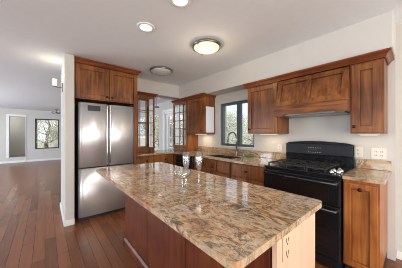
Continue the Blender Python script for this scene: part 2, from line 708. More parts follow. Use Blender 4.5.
def slab_front(parent, F, a0, a1, z0, z1, mat, name='drawer', th=.022, kn=None):
    d = bmesh.new()
    box(d, a0, a1, 0, th, z0, z1, .005, F)
    o = obj(name, d, mat, parent)
    if kn:
        knob(o, F, kn[0], kn[1], th)
    return o


def glass_door(parent, F, a0, a1, z0, z1, mat, st=.05, th=.022, cols=1, rows=4, mun=.016, kn=None):
    d = bmesh.new()
    box(d, a0, a0 + st, 0, th, z0, z1, .003, F)
    box(d, a1 - st, a1, 0, th, z0, z1, .003, F)
    box(d, a0 + st, a1 - st, 0, th, z0, z0 + st, .003, F)
    box(d, a0 + st, a1 - st, 0, th, z1 - st, z1, .003, F)
    for i in range(1, rows):
        z = z0 + st + (z1 - z0 - 2 * st) * i / rows
        box(d, a0 + st, a1 - st, .004, th - .004, z - mun / 2, z + mun / 2, 0, F)
    for i in range(1, cols):
        a = a0 + st + (a1 - a0 - 2 * st) * i / cols
        box(d, a - mun / 2, a + mun / 2, .004, th - .004, z0 + st, z1 - st, 0, F)
    o = obj('door', d, mat, parent)
    g = bmesh.new()
    box(g, a0 + st * .7, a1 - st * .7, .006, .010, z0 + st * .7, z1 - st * .7, 0, F)
    obj('glass_pane', g, M_cabglass, o)
    if kn:
        knob(o, F, kn[0], kn[1], th)
    return o


CROWN = [(0, 0), (.008, 0), (.008, .010), (.014, .014), (.022, .030), (.036, .044), (.046, .047), (.046, .062), (0, .062)]


def crown_run(bm, x0, x1, yf, yb, z, left=True, right=True, F=None):
    """mitred crown around a cabinet front that looks to -y (F can turn it)"""
    F = F or (lambda x, y, z: Vector((x, y, z)))
    t = bmesh.new()
    path = ([(x0, yb, -1, 0)] if left else []) + [(x0, yf, -1 if left else 0, -1), (x1, yf, 1 if right else 0, -1)] + ([(x1, yb, 1, 0)] if right else [])
    rows = [[t.verts.new(F(px + dx * p, py + dy * p, z + q)) for p, q in CROWN] for px, py, dx, dy in path]
    k = len(CROWN)
    for a, c in zip(rows, rows[1:]):
        for i in range(k):
            t.faces.new((a[i], a[(i + 1) % k], c[(i + 1) % k], c[i]))
    t.faces.new(rows[0])
    t.faces.new(rows[-1][::-1])
    bmesh.ops.recalc_face_normals(t, faces=t.faces[:])
    merge(bm, t)


# ------------------------------------------------------------------ range-wall upper cabinets
UZ0, UZ1, UF = 1.305, 2.018, 2.425
UL, UC = 2.055, 2.095        # tops of the left wall cabinets and of the peninsula cabinet
Ff = facing_front(UF)


def upper(x0, x1, label, kn, mat=M_cherry, z0=UZ0):
    r = thing('wall_cabinet', label, 'cabinet', ((x0 + x1) / 2, (UF + YA) / 2, z0))
    c = bmesh.new()
    box(c, x0, x1, UF, YA - .002, z0, UZ1, .002)
    obj('body', c, mat, r)
    shaker(r, Ff, x0 + .018, x1 - .018, z0 + .012, UZ1 - .02, mat, kn=kn, st=.062)
    return r


upper(-1.72, -1.213, 'cherry wall cabinet between the sink window and the range hood', (-1.665, 1.37))
upper(-.447, -.195, 'narrow cherry wall cabinet right of the range hood', (-.412, 1.375))
b = bmesh.new()
crown_run(b, -1.725, -.19, UF - .024, YA - .002, UZ1 - .004)
box(b, -1.725, -.19, UF - .02, YA - .004, UZ1 + .003, UZ1 + .055)
tag(obj('crown_moulding', b, M_crown), 'long cherry crown moulding above the hood and both cabinets beside it', 'moulding')

# wooden range hood
HX0, HX1 = -1.212, -.448
rh = thing('range_hood', 'flared cherry wood range hood with two panels above the black range', 'range hood', ((HX0 + HX1) / 2, 2.6, 1.53))
yt, yb_, zt, zb = UF - .012, 2.312, 2.0, 1.655
b = bmesh.new()
prism(b, [(YA - .003, 1.60), (YA - .003, zt + .016), (yt + .03, zt + .016), (yt + .02, zt), (yb_ + .022, zb), (yb_ + .022, 1.60)], HX0 + .002, HX1 - .002,
      lambda a, p, q: Vector((a, p, q)))
obj('body', b, M_cherry, rh)
sl = Vector((0, yb_ - yt, zb - zt))
nrm = Vector((0, zb - zt, -(yb_ - yt))).normalized()
if nrm.y > 0:
    nrm = -nrm
Fs = lambda a, t, z: Vector((a, yt + .02, zt)) + Vector((0, yb_ - yt, zb - zt)) * ((zt - z) / (zt - zb)) + nrm * t
shaker(rh, Fs, HX0 + .004, HX1 - .004, zb, zt, M_cherry, name='front_panel', st=.055, th=.024, mid=((HX0 + HX1) / 2,))
b = bmesh.new()
prof = [(HX0, 1.655), (HX0, 1.535), (HX0 + .10, 1.535), (HX0 + .13, 1.549), (HX1 - .13, 1.549), (HX1 - .10, 1.535), (HX1, 1.535), (HX1, 1.655)]
prism(b, prof, yb_ - .006, yb_ + .02, lambda a, p, q: Vector((p, a, q)))
box(b, HX0, HX0 + .02, yb_ + .02, YA - .003, 1.535, 1.66)
box(b, HX1 - .02, HX1, yb_ + .02, YA - .003, 1.535, 1.66)
box(b, HX0 - .006, HX1 + .006, yb_ - .016, yb_ + .03, 1.648, 1.668, .004)
obj('apron', b, M_cherry_h, rh)
b = bmesh.new()
box(b, HX0 + .03, HX1 - .03, yb_ + .03, YA - .02, 1.525, 1.60, .004)
obj('vent_liner', b, M_nickel, rh)

# ------------------------------------------------------------------ left upper cabinets on the range wall
def solid_left():
    r = thing('wall_cabinet', 'cherry wall cabinet left of the sink window', 'cabinet', (-3.03, 2.58, UZ0))
    c = bmesh.new()
    box(c, -3.305, -2.75, UF, YA - .002, UZ0, UL, .002)
    obj('body', c, M_cherry, r)
    shaker(r, Ff, -3.29, -2.768, UZ0 + .012, UL - .02, M_cherry, kn=(-2.81, 1.375), st=.062)
    return r


solid_left()


def open_case(bm, a0, a1, d, z0, z1, F, side0, side1, back, t=.02, shelves=()):
    """cabinet carcass with t measured inwards (negative t in F)"""
    box(bm, a0, a1, -d, 0, z0, z0 + t, 0, F)
    box(bm, a0, a1, -d, 0, z1 - t, z1, 0, F)
    for s, full in ((a0, side0), (a1 - t, side1)):
        if full:
            box(bm, s, s + t, -d, 0, z0 + t, z1 - t, 0, F)
        else:
            for p in (-d, -.03):
                box(bm, s, s + t, p, p + .03, z0 + t, z1 - t, 0, F)
    for z in shelves:
        box(bm, a0 + t, a1 - t, -d + .01, -.02, z - .006, z + .006, 0, F)


gcA = thing('glass_cabinet', 'glass door cherry cabinet beside the solid one on the range wall', 'cabinet', (-3.60, 2.58, .917))
c = bmesh.new()
FA = facing_front(UF)
open_case(c, -3.90, -3.308, YA - .004 - UF, .985, UL, FA, False, True, False)
box(c, -3.90, -3.308, UF, YA - .004, .917, .985, .002)
obj('body', c, M_cherry, gcA)
c = bmesh.new()
box(c, -3.66, -3.33, YA - .012, YA - .006, 1.0, UL - .02)
obj('back_panel', c, M_teal, gcA)
for z in (1.26, 1.52, 1.78):
    c = bmesh.new()
    box(c, -3.88, -3.33, UF + .03, YA - .015, z - .004, z + .004)
    obj('shelf', c, M_cabglass, gcA)
glass_door(gcA, FA, -3.885, -3.325, 1.0, UL - .02, M_cherry, rows=5, cols=2, st=.042, kn=(-3.346, 1.4))
b = bmesh.new()
crown_run(b, -3.905, -2.745, UF - .024, YA - .002, UL - .004, left=False)
box(b, -3.905, -2.745, UF - .02, YA - .004, UL + .003, 2.098)
tag(obj('crown_moulding', b, M_crown), 'cherry crown moulding above the cabinets left of the sink window', 'moulding')
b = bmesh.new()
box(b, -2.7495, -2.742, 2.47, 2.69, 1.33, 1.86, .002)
tag(obj('white_patch', b, M_white_patch), 'blank white patch on the side of the cabinet left of the sink window', 'board')  # plain white rectangle on the cabinet side

# glass cabinet on the peninsula, beside the refrigerator
gcC = thing('glass_cabinet', 'see-through glass cherry cabinet on the counter beside the refrigerator', 'cabinet', (-3.80, 1.62, .917))
FC = facing_right(-3.66)
c = bmesh.new()
open_case(c, 1.40, 1.80, .30, .985, UC, FC, False, False, False)
box(c, -3.96, -3.66, 1.40, 1.80, .917, .985, .002)
obj('body', c, M_cherry, gcC)
for z in (1.26, 1.52, 1.78):
    c = bmesh.new()
    box(c, -3.94, -3.69, 1.42, 1.78, z - .004, z + .004)
    obj('shelf', c, M_cabglass, gcC)
glass_door(gcC, FC, 1.408, 1.792, .99, UC - .015, M_cherry, rows=4, cols=2, st=.034, kn=(1.776, 1.4))
FCb = lambda a, t, z: Vector((-3.96 - t, a, z))
d = glass_door(gcC, FCb, 1.408, 1.792, .99, UC - .015, M_cherry, rows=4, cols=2, st=.034)
b = bmesh.new()
Fx = lambda x, y, z: Vector((-y, x, z))     # -y front turned to +x
crown_run(b, 1.395, 1.805, 3.66 - .024, 3.98, UC - .004, F=Fx)
box(b, 1.395, 1.805, 3.66 - .02, 3.98, UC + .003, UC + .055, 0, Fx)
obj('crown', b, M_crown_y, gcC)

# ------------------------------------------------------------------ refrigerator and the cabinet around it
fe = thing('refrigerator_cabinet', 'tall cherry two-door cabinet above and beside the steel refrigerator', 'cabinet', (-3.6, .8, 0))
b = bmesh.new()
box(b, -3.99, -3.275, .335, 1.275, 1.835, 2.36, .002)
box(b, -3.99, -3.275, 1.215, 1.275, 0, 1.835, .002)
obj('body', b, M_cherry, fe)
FF = facing_right(-3.275)
shaker(fe, FF, .345, .80, 1.85, 2.345, M_cherry, st=.062, kn=(.765, 1.895))
shaker(fe, FF, .806, 1.262, 1.85, 2.345, M_cherry, st=.062, kn=(.84, 1.895))
b = bmesh.new()
crown_run(b, .330, 1.278, 3.275 - .024, 3.95, 2.365, left=False, F=Fx)
box(b, .330, 1.278, 3.275 - .02, 3.95, 2.361, 2.42, 0, Fx)
obj('crown', b, M_crown_y, fe)

fr = thing('refrigerator', 'stainless steel french door refrigerator beside the white wall end', 'refrigerator', (-3.56, .785, 0))
b = bmesh.new()
box(b, -3.97, -3.285, .375, 1.195, .01, 1.775, .006)
box(b, -3.29, -3.25, .385, 1.185, .002, .05)
obj('body', b, M_blackm, fr)


def steel_panel(y0, y1, z0, z1, bulge=.014):
    t = bmesh.new()
    n_ = 14
    xb, xf = -3.283, -3.222
    prof = [(y0, xb)]
    for i in range(n_ + 1):
        s = i / n_
        e = min(1, min(s, 1 - s) / .06)
        prof.append((y0 + (y1 - y0) * s, xf - .012 * (1 - e) ** 2 + bulge * (1 - (2 * s - 1) ** 2)))
    prof.append((y1, xb))
    prism(t, prof, z0, z1, lambda a, p, q: Vector((q, p, a)))
    for f in t.faces:
        f.smooth = len(f.verts) == 4 and abs(f.normal.z) < .3
    return t


DL = obj('door', steel_panel(.378, .782, .80, 1.772), M_steel, fr)
DR = obj('door', steel_panel(.788, 1.192, .80, 1.772), M_steel, fr)
FZ = obj('freezer_drawer', steel_panel(.378, 1.192, .055, .775), M_steel, fr)
b = bmesh.new()
box(b, -3.282, -3.232, .40, 1.17, .778, .797)
obj('handle_recess', b, M_blackm, fr)
b = bmesh.new()
box(b, -3.215, -3.204, .49, .66, 1.655, 1.735, .003)
obj('control_panel', b, M_display, DL)
for y in (.765, .805):
    b = bmesh.new()
    box(b, -3.222, -3.2085, y - .006, y + .006, .83, 1.75, .003)
    obj('pull_edge', b, M_chrome, DL if y < .785 else DR)

# ------------------------------------------------------------------ base cabinets
BF = 2.115          # face of the base cabinets on the range wall
BZ = .885
Fb = facing_front(BF)


def base_body(name, label, x0, x1, loc=None, mat=M_cherry):
    r = thing(name, label, 'cabinet', ((x0 + x1) / 2, 2.42, 0))
    c = bmesh.new()
    box(c, x0, x1, BF, YA - .003, .10, BZ - .002, .002)
    obj('body', c, mat, r)
    c = bmesh.new()
    box(c, x0 + .002, x1 - .002, BF + .07, YA - .01, 0, .10)
    obj('toe_kick', c, M_blackm, r)
    return r


sb = base_body('base_cabinet', 'cherry sink cabinet under the kitchen window', -2.683, -1.792)
# the carcass is hollow where the sink hangs: replace body by walls
bo = sb.children[0]
bpy.data.objects.remove(bo)
c = bmesh.new()
box(c, -2.683, -2.663, BF, YA - .003, .10, BZ - .002)
box(c, -1.812, -1.792, BF, YA - .003, .10, BZ - .002)
box(c, -2.663, -1.812, BF, BF + .02, .10, BZ - .002)
box(c, -2.663, -1.812, YA - .02, YA - .003, .10, BZ - .002)
box(c, -2.663, -1.812, BF + .02, YA - .02, .10, .12)
obj('body', c, M_cherry, sb)
shaker(sb, Fb, -2.665, -2.09, .70, .865, M_cherry, name='drawer', st=.035, kn=(-2.38, .785))
slab_front(sb, Fb, -2.075, -1.81, .70, .865, M_cherry, name='drawer')
shaker(sb, Fb, -2.665, -2.245, .12, .685, M_cherry, kn=(-2.28, .62))
shaker(sb, Fb, -2.235, -1.81, .12, .685, M_cherry, kn=(-2.20, .62))
db = base_body('base_cabinet', 'cherry drawer cabinet left of the black range', -1.788, -1.222)
slab_front(db, Fb, -1.77, -1.24, .70, .865, M_cherry, kn=(-1.505, .785))
shaker(db, Fb, -1.77, -1.508, .12, .685, M_cherry, kn=(-1.54, .62))
shaker(db, Fb, -1.502, -1.24, .12, .685, M_cherry, kn=(-1.47, .62))
rb = base_body('base_cabinet', 'narrow cherry base cabinet right of the black range', -.442, -.195, mat=M_cherry_lit)
shaker(rb, Fb, -.43, -.207, .115, .86, M_cherry_lit, kn=(-.318, .815), st=.05)

dw = thing('dishwasher', 'black dishwasher under the counter near the glass cabinets', 'dishwasher', (-2.99, 2.42, 0))
b = bmesh.new()
box(b, -3.285, -2.69, BF + .01, YA - .02, .10, BZ - .004)
box(b, -3.275, -2.70, BF + .07, YA - .03, 0, .10)
obj('body', b, M_blackm, dw)
b = bmesh.new()
box(b, -3.282, -2.693, 0.0, .035, .11, .75, .006, facing_front(BF + .01))
dd = obj('door', b, M_black, dw)
b = bmesh.new()
box(b, -3.282, -2.693, 0.0, .04, .755, .875, .006, facing_front(BF + .01))
obj('control_panel', b, M_black, dw)
b = bmesh.new()
tube(b, [(-3.20, BF - .025, .72), (-3.20, BF - .055, .72), (-2.77, BF - .055, .72), (-2.77, BF - .025, .72)], .008, 8)
obj('handle', b, M_blackm, dd)

# left leg (peninsula)
PX = -3.395
Fp = facing_right(PX)
pc = thing('base_cabinet', 'cherry base cabinet under the glass cabinet beside the refrigerator', 'cabinet', (-3.7, 1.7, 0))
b = bmesh.new()
box(b, -3.98, PX, 1.28, 2.105, .10, BZ - .002, .002)
box(b, -3.98, -3.292, 2.117, YA - .005, .10, BZ - .002)
obj('body', b, M_cherry, pc)
b = bmesh.new()
box(b, -3.96, PX - .07, 1.285, 2.10, 0, .10)
obj('toe_kick', b, M_blackm, pc)
for y0, y1 in ((1.30, 1.685), (1.70, 2.08)):
    slab_front(pc, Fp, y0, y1, .70, .865, M_cherry, kn=((y0 + y1) / 2, .785))
    shaker(pc, Fp, y0, y1, .12, .685, M_cherry, kn=(y1 - .03 if y0 < 1.5 else y0 + .03, .62))

# ------------------------------------------------------------------ granite counters
SX0, SX1, SY0, SY1 = -2.46, -1.86, 2.19, 2.54
ct = thing('countertop', 'l-shaped granite countertop with the sink set into it', 'countertop', (-2.6, 2.4, BZ))
b = bmesh.new()
CF = 2.092
box(b, -4.02, SX0, CF, YA - .003, BZ, .915)
box(b, SX0, SX1, CF, SY0, BZ, .915)
box(b, SX0, SX1, SY1, YA - .003, BZ, .915)
box(b, SX1, -1.218, CF, YA - .003, BZ, .915)
box(b, -4.02, -3.37, 1.28, CF, BZ, .915)
bmesh.ops.remove_doubles(b, verts=b.verts[:], dist=1e-5)
obj('slab', b, M_granite, ct)
b = bmesh.new()
box(b, -3.30, -1.218, YA - .024, YA - .003, .916, 1.02, .003)
obj('backsplash', b, M_granite, ct)
c2 = thing('countertop', 'small granite countertop right of the black range', 'countertop', (-.3, 2.4, BZ))
b = bmesh.new()
box(b, -.446, -.165, CF, YA - .003, BZ, .915, .004)
obj('slab', b, M_granite, c2)
b = bmesh.new()
box(b, -.446, -.165, YA - .024, YA - .003, .916, 1.02, .003)
obj('backsplash', b, M_granite, c2)

# sink and faucet
sk = thing('sink', 'dark double bowl sink set in the counter under the window', 'sink', (-2.16, 2.365, .70))
for x0, x1 in ((SX0, -2.17), (-2.15, SX1)):
    b = bmesh.new()
    z0, z1, t = .70, .905, .012
    box(b, x0 + .002, x1 - .002, SY0 + .002, SY1 - .002, z0, z0 + t)
    box(b, x0 + .002, x0 + t, SY0 + .002, SY1 - .002, z0 + t, z1)
    box(b, x1 - t, x1 - .002, SY0 + .002, SY1 - .002, z0 + t, z1)
    box(b, x0 + t, x1 - t, SY0 + .002, SY0 + t, z0 + t, z1)
    box(b, x0 + t, x1 - t, SY1 - t, SY1 - .002, z0 + t, z1)
    bw_ = obj('bowl', b, M_sink, sk)
    b = bmesh.new()
    lathe(b, [(0, .004), (.03, .004), (.036, 0), (.0, 0)], ((x0 + x1) / 2, 2.38, .7125), 18)
    obj('drain', b, M_chrome, bw_)
fa = thing('faucet', 'nickel gooseneck faucet behind the sink', 'faucet', (-2.09, 2.615, .915))
b = bmesh.new()
lathe(b, [(0, 0), (.03, 0), (.03, .008), (.024, .014), (.02, .06), (.018, .10), (0, .10)], (-2.09, 2.615, .916), 18)
obj('base', b, M_nickel, fa)
b = bmesh.new()
pts = [(-2.09, 2.615, 1.0), (-2.09, 2.615, 1.20)]
for i in range(13):
    th = math.pi * i / 12
    pts.append((-2.09, 2.615 - .115 + .115 * math.cos(th), 1.215 + .115 * math.sin(th)))
pts += [(-2.09, 2.385, 1.17)]
tube(b, pts, .0135, 12)
obj('neck', b, M_nickel, fa)
b = bmesh.new()
tube(b, [(-2.09, 2.385, 1.185), (-2.09, 2.385, 1.16), (-2.09, 2.385, 1.10)], [.014, .017, .019], 12)
obj('spray_head', b, M_nickel, fa)
b = bmesh.new()
tube(b, [(-2.07, 2.615, .975), (-2.04, 2.613, .98), (-1.975, 2.605, 1.0)], [.010, .008, .006], 10)
obj('lever', b, M_nickel, fa)
sd = thing('soap_dispenser', 'small nickel soap pump beside the gooseneck faucet', 'soap dispenser', (-1.95, 2.62, .915))
b = bmesh.new()
lathe(b, [(0, 0), (.02, 0), (.02, .006), (.012, .012), (.010, .06), (.013, .064), (.013, .085), (0, .087)], (-1.95, 2.62, .916), 14)
obj('base', b, M_nickel, sd)
b = bmesh.new()
tube(b, [(-1.95, 2.62, .995), (-1.95, 2.58, 1.0), (-1.95, 2.55, .99)], .006, 8)
obj('spout', b, M_nickel, sd)
b = bmesh.new()
box(b, -1.90, -1.80, 2.60, 2.665, .9165, .945, .006)
tag(obj('sponge', b, M_green), 'small green sponge on the counter behind the sink', 'sponge')

# ------------------------------------------------------------------ black double-oven range
RX0, RX1 = -1.213, -.452
RC = (RX0 + RX1) / 2
rg = thing('range', 'black gas range with two oven doors', 'range', (RC, 2.4, 0))
b = bmesh.new()
box(b, RX0, RX1, 2.09, YA - .03, .03, .895, .004)
for x in (RX0 + .04, RX1 - .04):
    for y in (2.13, 2.62):
        lathe(b, [(0, 0), (.02, 0), (.016, .035), (0, .035)], (x, y, 0), 10)
obj('body', b, M_black, rg)
b = bmesh.new()
box(b, RX0 - .002, RX1 + .002, 2.055, 2.63, .896, .918, .007)
obj('cooktop', b, M_black, rg)
# burners
for x, y, r in ((-1.06, 2.22, .042), (-1.06, 2.48, .036), (-.865, 2.35, .05), (-.69, 2.22, .036), (-.69, 2.48, .042)):
    b = bmesh.new()
    lathe(b, [(0, 0), (r * 1.3, 0), (r * 1.2, .008), (r, .010), (r, .018), (r * .9, .021), (0, .022)], (x, y, .9185), 20)
    obj('burner', b, M_iron, rg)
# grates: three cast iron frames with fingers
for gx0, gx1 in ((-1.185, -.975), (-.968, -.765), (-.758, -.575)):
    b = bmesh.new()
    gy0, gy1, z0, z1 = 2.10, 2.60, .944, .957
    w = .013
    box(b, gx0, gx0 + w, gy0, gy1, z0, z1, .002)
    box(b, gx1 - w, gx1, gy0, gy1, z0, z1, .002)
    for y in (gy0, (gy0 + gy1) / 2 - w / 2, gy1 - w):
        box(b, gx0 + w, gx1 - w, y, y + w, z0, z1, .002)
    gm = (gx0 + gx1) / 2
    for y in (2.22, 2.48):
        for s in (-1, 1):
            box(b, gm + s * .03 - .005 if s > 0 else gx0 + w, gx1 - w if s > 0 else gm - .03 + .005, y - .005, y + .005, z0, z1 + .004)
        for s in (-1, 1):
            box(b, gm - .005, gm + .005, y + s * .068 - .04, y + s * .068 + .04, z0, z1 + .004)
    for x in (gx0 + w / 2, gx1 - w / 2):
        for y in (gy0 + w / 2, gy1 - w / 2):
            box(b, x - .006, x + .006, y - .006, y + .006, .9185, z0)
    obj('grate', b, M_iron, rg)
# knobs at the right of the cooktop
for x, y in ((-.535, 2.12), (-.485, 2.15), (-.535, 2.21), (-.485, 2.24), (-.51, 2.31)):
    b = bmesh.new()
    lathe(b, [(0, 0), (.021, 0), (.020, .012), (.017, .026), (.012, .028), (0, .028)], (x, y, .9185), 18)
    box(b, x - .004, x + .004, y - .018, y + .018, .944, .953, .002)
    obj('knob', b, M_chrome, rg)
# backguard with softly arched top
b = bmesh.new()
prof = [(RX0, .915)]
for i in range(17):
    s = i / 16
    prof.append((RX0 + (RX1 - RX0) * s, 1.182 + .027 * (1 - (2 * s - 1) ** 2) - (.012 if i in (0, 16) else 0)))
prof.append((RX1, .915))
t = bmesh.new()
A = [t.verts.new((p, 2.628 - (0 if q < 1 else 0), q)) for p, q in prof]
prism(b, prof, 2.640, 2.70, lambda a, p, q: Vector((p, a, q)))
t.free()
bg = obj('backguard', b, M_black, rg)
b = bmesh.new()
prism(b, [(2.64, 1.035), (2.612, 1.045), (2.630, 1.165), (2.64, 1.168)], RX0 + .012, RX1 - .012, lambda a, p, q: Vector((a, p, q)))
cp = obj('control_panel', b, M_display, bg)
b = bmesh.new()
Fpan = lambda a, t, z: Vector((a, 2.612 + (z - 1.045) * (.016 / .095) - t, z))
box(b, RC - .09, RC + .02, 0, .002, 1.085, 1.115, 0, Fpan)
obj('display', b, M_glassblk, cp)
for i in range(12):
    b = bmesh.new()
    a = RC - .085 + (i % 6) * .026
    z = 1.065 if i < 6 else 1.122
    box(b, a, a + .014, 0, .002, z, z + .005, 0, Fpan)
    obj('button', b, M_mark, cp)
# doors
for nm, z0, z1, win in (('oven_door', .63, .868, (.66, .80)), ('oven_door', .125, .615, (.22, .50))):
    b = bmesh.new()
    box(b, RX0 + .004, RX1 - .004, 0, .035, z0, z1, .006, facing_front(2.09))
    od = obj(nm, b, M_black, rg)
    b = bmesh.new()
    box(b, RX0 + .09, RX1 - .09, .0352, .037, win[0], win[1], .0005, facing_front(2.09))
    obj('oven_window', b, M_glassblk, od)
    hz = z1 - .03
    for x in (RX0 + .03, RX1 - .03):
        b = bmesh.new()
        box(b, x - .012, x + .012, 2.018, 2.057, hz - .011, hz + .011, .004)
        obj('handle_mount', b, M_nickel, od)
    b = bmesh.new()
    tube(b, [(RX0 + .02, 2.012, hz), (RC, 2.005, hz), (RX1 - .02, 2.012, hz)], .012, 12)
    obj('handle', b, M_black, od)
b = bmesh.new()
box(b, RX0 + .006, RX1 - .006, 0, .02, .035, .115, .004, facing_front(2.09))
obj('kick_panel', b, M_black, rg)

# ------------------------------------------------------------------ island
IX0, IX1, IY0, IY1 = -2.29, -.345, .425, 1.22
BX0, BX1, BY0, BY1 = -2.235, -.372, .735, 1.165
isl = thing('kitchen_island', 'dark red cherry kitchen island with a pale end', 'island', (-1.3, .95, 0))
b = bmesh.new()
box(b, BX0, BX1 - .02, BY0, BY1, .0, BZ - .002, .003)
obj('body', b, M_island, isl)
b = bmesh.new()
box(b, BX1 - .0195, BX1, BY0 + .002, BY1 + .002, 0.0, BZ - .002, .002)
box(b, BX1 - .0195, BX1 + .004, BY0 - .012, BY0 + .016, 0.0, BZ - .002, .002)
ep = obj('end_panel', b, M_pale_wood, isl)
ep['label'] = 'pale end panel'
Fi = facing_front(BY0)
for x0, x1 in ((-2.225, -1.62), (-1.615, -1.01), (-1.005, -.40)):
    b = bmesh.new()
    box(b, x0, x1, 0, .014, .095, BZ - .01, .003, Fi)
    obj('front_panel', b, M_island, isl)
b = bmesh.new()
prism(b, [(0, 0), (.03, 0), (.03, .06), (.018, .085), (0, .09)], BX0 - .01, BX1 - .03, lambda a, p, q: Vector((a, BY0 - p, q)))
prism(b, [(0, 0), (.02, 0), (.02, .06), (.012, .085), (0, .09)], BY0 - .03, BY1, lambda a, p, q: Vector((BX0 - p, a, q)))
obj('base_moulding', b, M_island, isl)
# outlet on the end panel
b = bmesh.new()
box(b, .772, .842, 0, .006, .752, .868, .002, facing_right(BX1 + .0005))
op = obj('outlet_plate', b, M_pale_wood, isl)
for z in (.782, .838):
    b = bmesh.new()
    for dy, w, h in ((-.009, .005, .018), (.009, .005, .016)):
        box(b, .807 + dy - w / 2, .807 + dy + w / 2, .006, .0072, z - h / 2, z + h / 2, 0, facing_right(BX1 + .0005))
    box(b, .802, .812, .006, .0072, z - .022, z - .014, 0, facing_right(BX1 + .0005))
    obj('socket', b, M_socket, op)
# granite top with rounded corners
b = bmesh.new()
prof = []
rr = .035
for cx, cy, a0 in ((IX1 - rr, IY1 - rr, 0), (IX0 + rr, IY1 - rr, 90), (IX0 + rr, IY0 + rr, 180), (IX1 - rr, IY0 + rr, 270)):
    for i in range(6):
        a = R(a0 + i * 18)
        prof.append((cx + rr * math.cos(a), cy + rr * math.sin(a)))
t = bmesh.new()
k = len(prof)
rows = []
for ins, z in ((.002, BZ), (0, BZ + .002), (0, .915)):
    cx, cy = (IX0 + IX1) / 2, (IY0 + IY1) / 2
    rows.append([t.verts.new((p - math.copysign(ins, p - cx), q - math.copysign(ins, q - cy), z)) for p, q in prof])
for a, c in zip(rows, rows[1:]):
    for i in range(k):
        t.faces.new((a[i], a[(i + 1) % k], c[(i + 1) % k], c[i]))
t.faces.new(rows[0][::-1])
t.faces.new(rows[-1])
bmesh.ops.recalc_face_normals(t, faces=t.faces[:])
merge(b, t)
tag(obj('island_countertop', b, M_granite), 'large polished granite slab on the kitchen island', 'countertop')

# ------------------------------------------------------------------ glasses on the island


def on_island(u, v, z=.915):
    d = 183.3 * (EYE - z) / (v - 134)
    r = (u - 201) / 183.3 * d
    a = R(49.6)
    return Vector((-math.sin(a) * d + math.cos(a) * r, math.cos(a) * d + math.sin(a) * r, z + .0006))


def stemware(name, label, cat, p, outer, inner, split, group=None):
    r = thing(name, label, cat, p, group)
    foot = [q for q in outer if q[1] <= split]
    bowl = [q for q in outer if q[1] >= split]
    t = bmesh.new()
    lathe(t, [(0, 0)] + foot + [(0, split)], p, 24)
    obj('stem', t, M_flute, r)
    t = bmesh.new()
    lathe(t, [(0, split)] + bowl + inner + [(0, inner[-1][1] - .002)], p, 28)
    obj('bowl', t, M_flute, r)
    return r


fl_o = [(.033, 0), (.033, .002), (.012, .006), (.005, .014), (.004, .05), (.0045, .095), (.009, .108), (.018, .13), (.025, .165), (.028, .20), (.0265, .245)]
fl_i = [(.0252, .245), (.0266, .20), (.0236, .165), (.0166, .132), (.006, .113)]
stemware('champagne_flute', 'champagne flute left of the other, behind the wide coupe', 'glass', on_island(186.2, 184.3), fl_o, fl_i, .1)
stemware('champagne_flute', 'champagne flute right of the other, standing clear of the coupe', 'glass', on_island(199, 185.2), fl_o, fl_i, .1)
cp_o = [(.036, 0), (.036, .002), (.014, .006), (.005, .014), (.004, .04), (.005, .072), (.02, .080), (.045, .094), (.058, .112), (.062, .132)]
cp_i = [(.0605, .132), (.0565, .113), (.044, .097), (.02, .084), (.004, .079)]
stemware('coupe_glass', 'wide low coupe glass in front of the two flutes', 'glass', on_island(182.6, 190.3), cp_o, cp_i, .076)

# ------------------------------------------------------------------ ceiling and wall lights


def spot(o_parent, loc, energy, color, radius=.05, kind='POINT', ang=120):
    d = bpy.data.lights.new('bulb', kind)
    d.energy = energy
    d.color = color
    d.shadow_soft_size = radius
    if kind == 'SPOT':
        d.spot_size = R(ang)
        d.spot_blend = .6
    o = bpy.data.objects.new('bulb', d)
    COL.objects.link(o)
    o.parent = o_parent
    o.location = Vector(loc) - root_loc(o_parent)
    return o


def downlight(x, y, label, e=14):
    r = thing('recessed_light', label, 'ceiling light', (x, y, H))
    b = bmesh.new()
    lathe(b, [(.06, -.0005), (.092, -.0005), (.094, -.006), (.085, -.009), (.066, -.009), (.06, -.004)], (x, y, H), 32, close=True)
    obj('trim_ring', b, M_trim, r)
    b = bmesh.new()
    lathe(b, [(0, -.006), (.064, -.006), (.064, -.001), (0, -.001)], (x, y, H), 28)
    obj('lens', b, M_led, r)
    spot(r, (x, y, H - .03), e, (1, .9, .76), .05, 'SPOT', 130)
    return r


downlight(-1.87, .82, 'lit recessed ceiling light above the far part of the island')
downlight(-1.30, .875, 'lit recessed ceiling light at the top edge of the photo')
downlight(-5.2, 2.73, 'lit recessed ceiling light in the room beyond the counter', 8)


def flush(x, y, rad, label, lit):
    r = thing('flush_ceiling_light', label, 'ceiling light', (x, y, H))
    b = bmesh.new()
    lathe(b, [(0, -.0005), (rad * .86, -.0005), (rad, -.02), (rad, -.034), (rad * .96, -.045), (rad * .87, -.042), (rad * .85, -.02), (0, -.018)], (x, y, H), 40)
    obj('metal_rim', b, M_nickel, r)
    b = bmesh.new()
    pr = [(rad * .87 * math.cos(R(a)), -.040 - .045 * math.sin(R(a))) for a in range(0, 90, 9)] + [(0, -.085)]
    lathe(b, pr, (x, y, H), 40)
    obj('glass_bowl', b, M_frost if lit else M_frost_off, r)
    for k in range(3):
        a = R(40 + 120 * k)
        b = bmesh.new()
        lathe(b, [(0, -.012), (.011, -.010), (.013, 0), (.011, .01), (0, .012)], (x + rad * .91 * math.cos(a), y + rad * .91 * math.sin(a), H - .047), 12)
        obj('clip', b, M_nickel, r)
    if lit:
        spot(r, (x, y, H - .16), 4, (1, .80, .56), .10)
    return r


flush(-1.735, 1.57, .185, 'glowing bowl ceiling light with a nickel rim above the island', True)
flush(-2.91, 1.56, .20, 'unlit bowl ceiling light with a chrome rim near the tall cabinet', False)

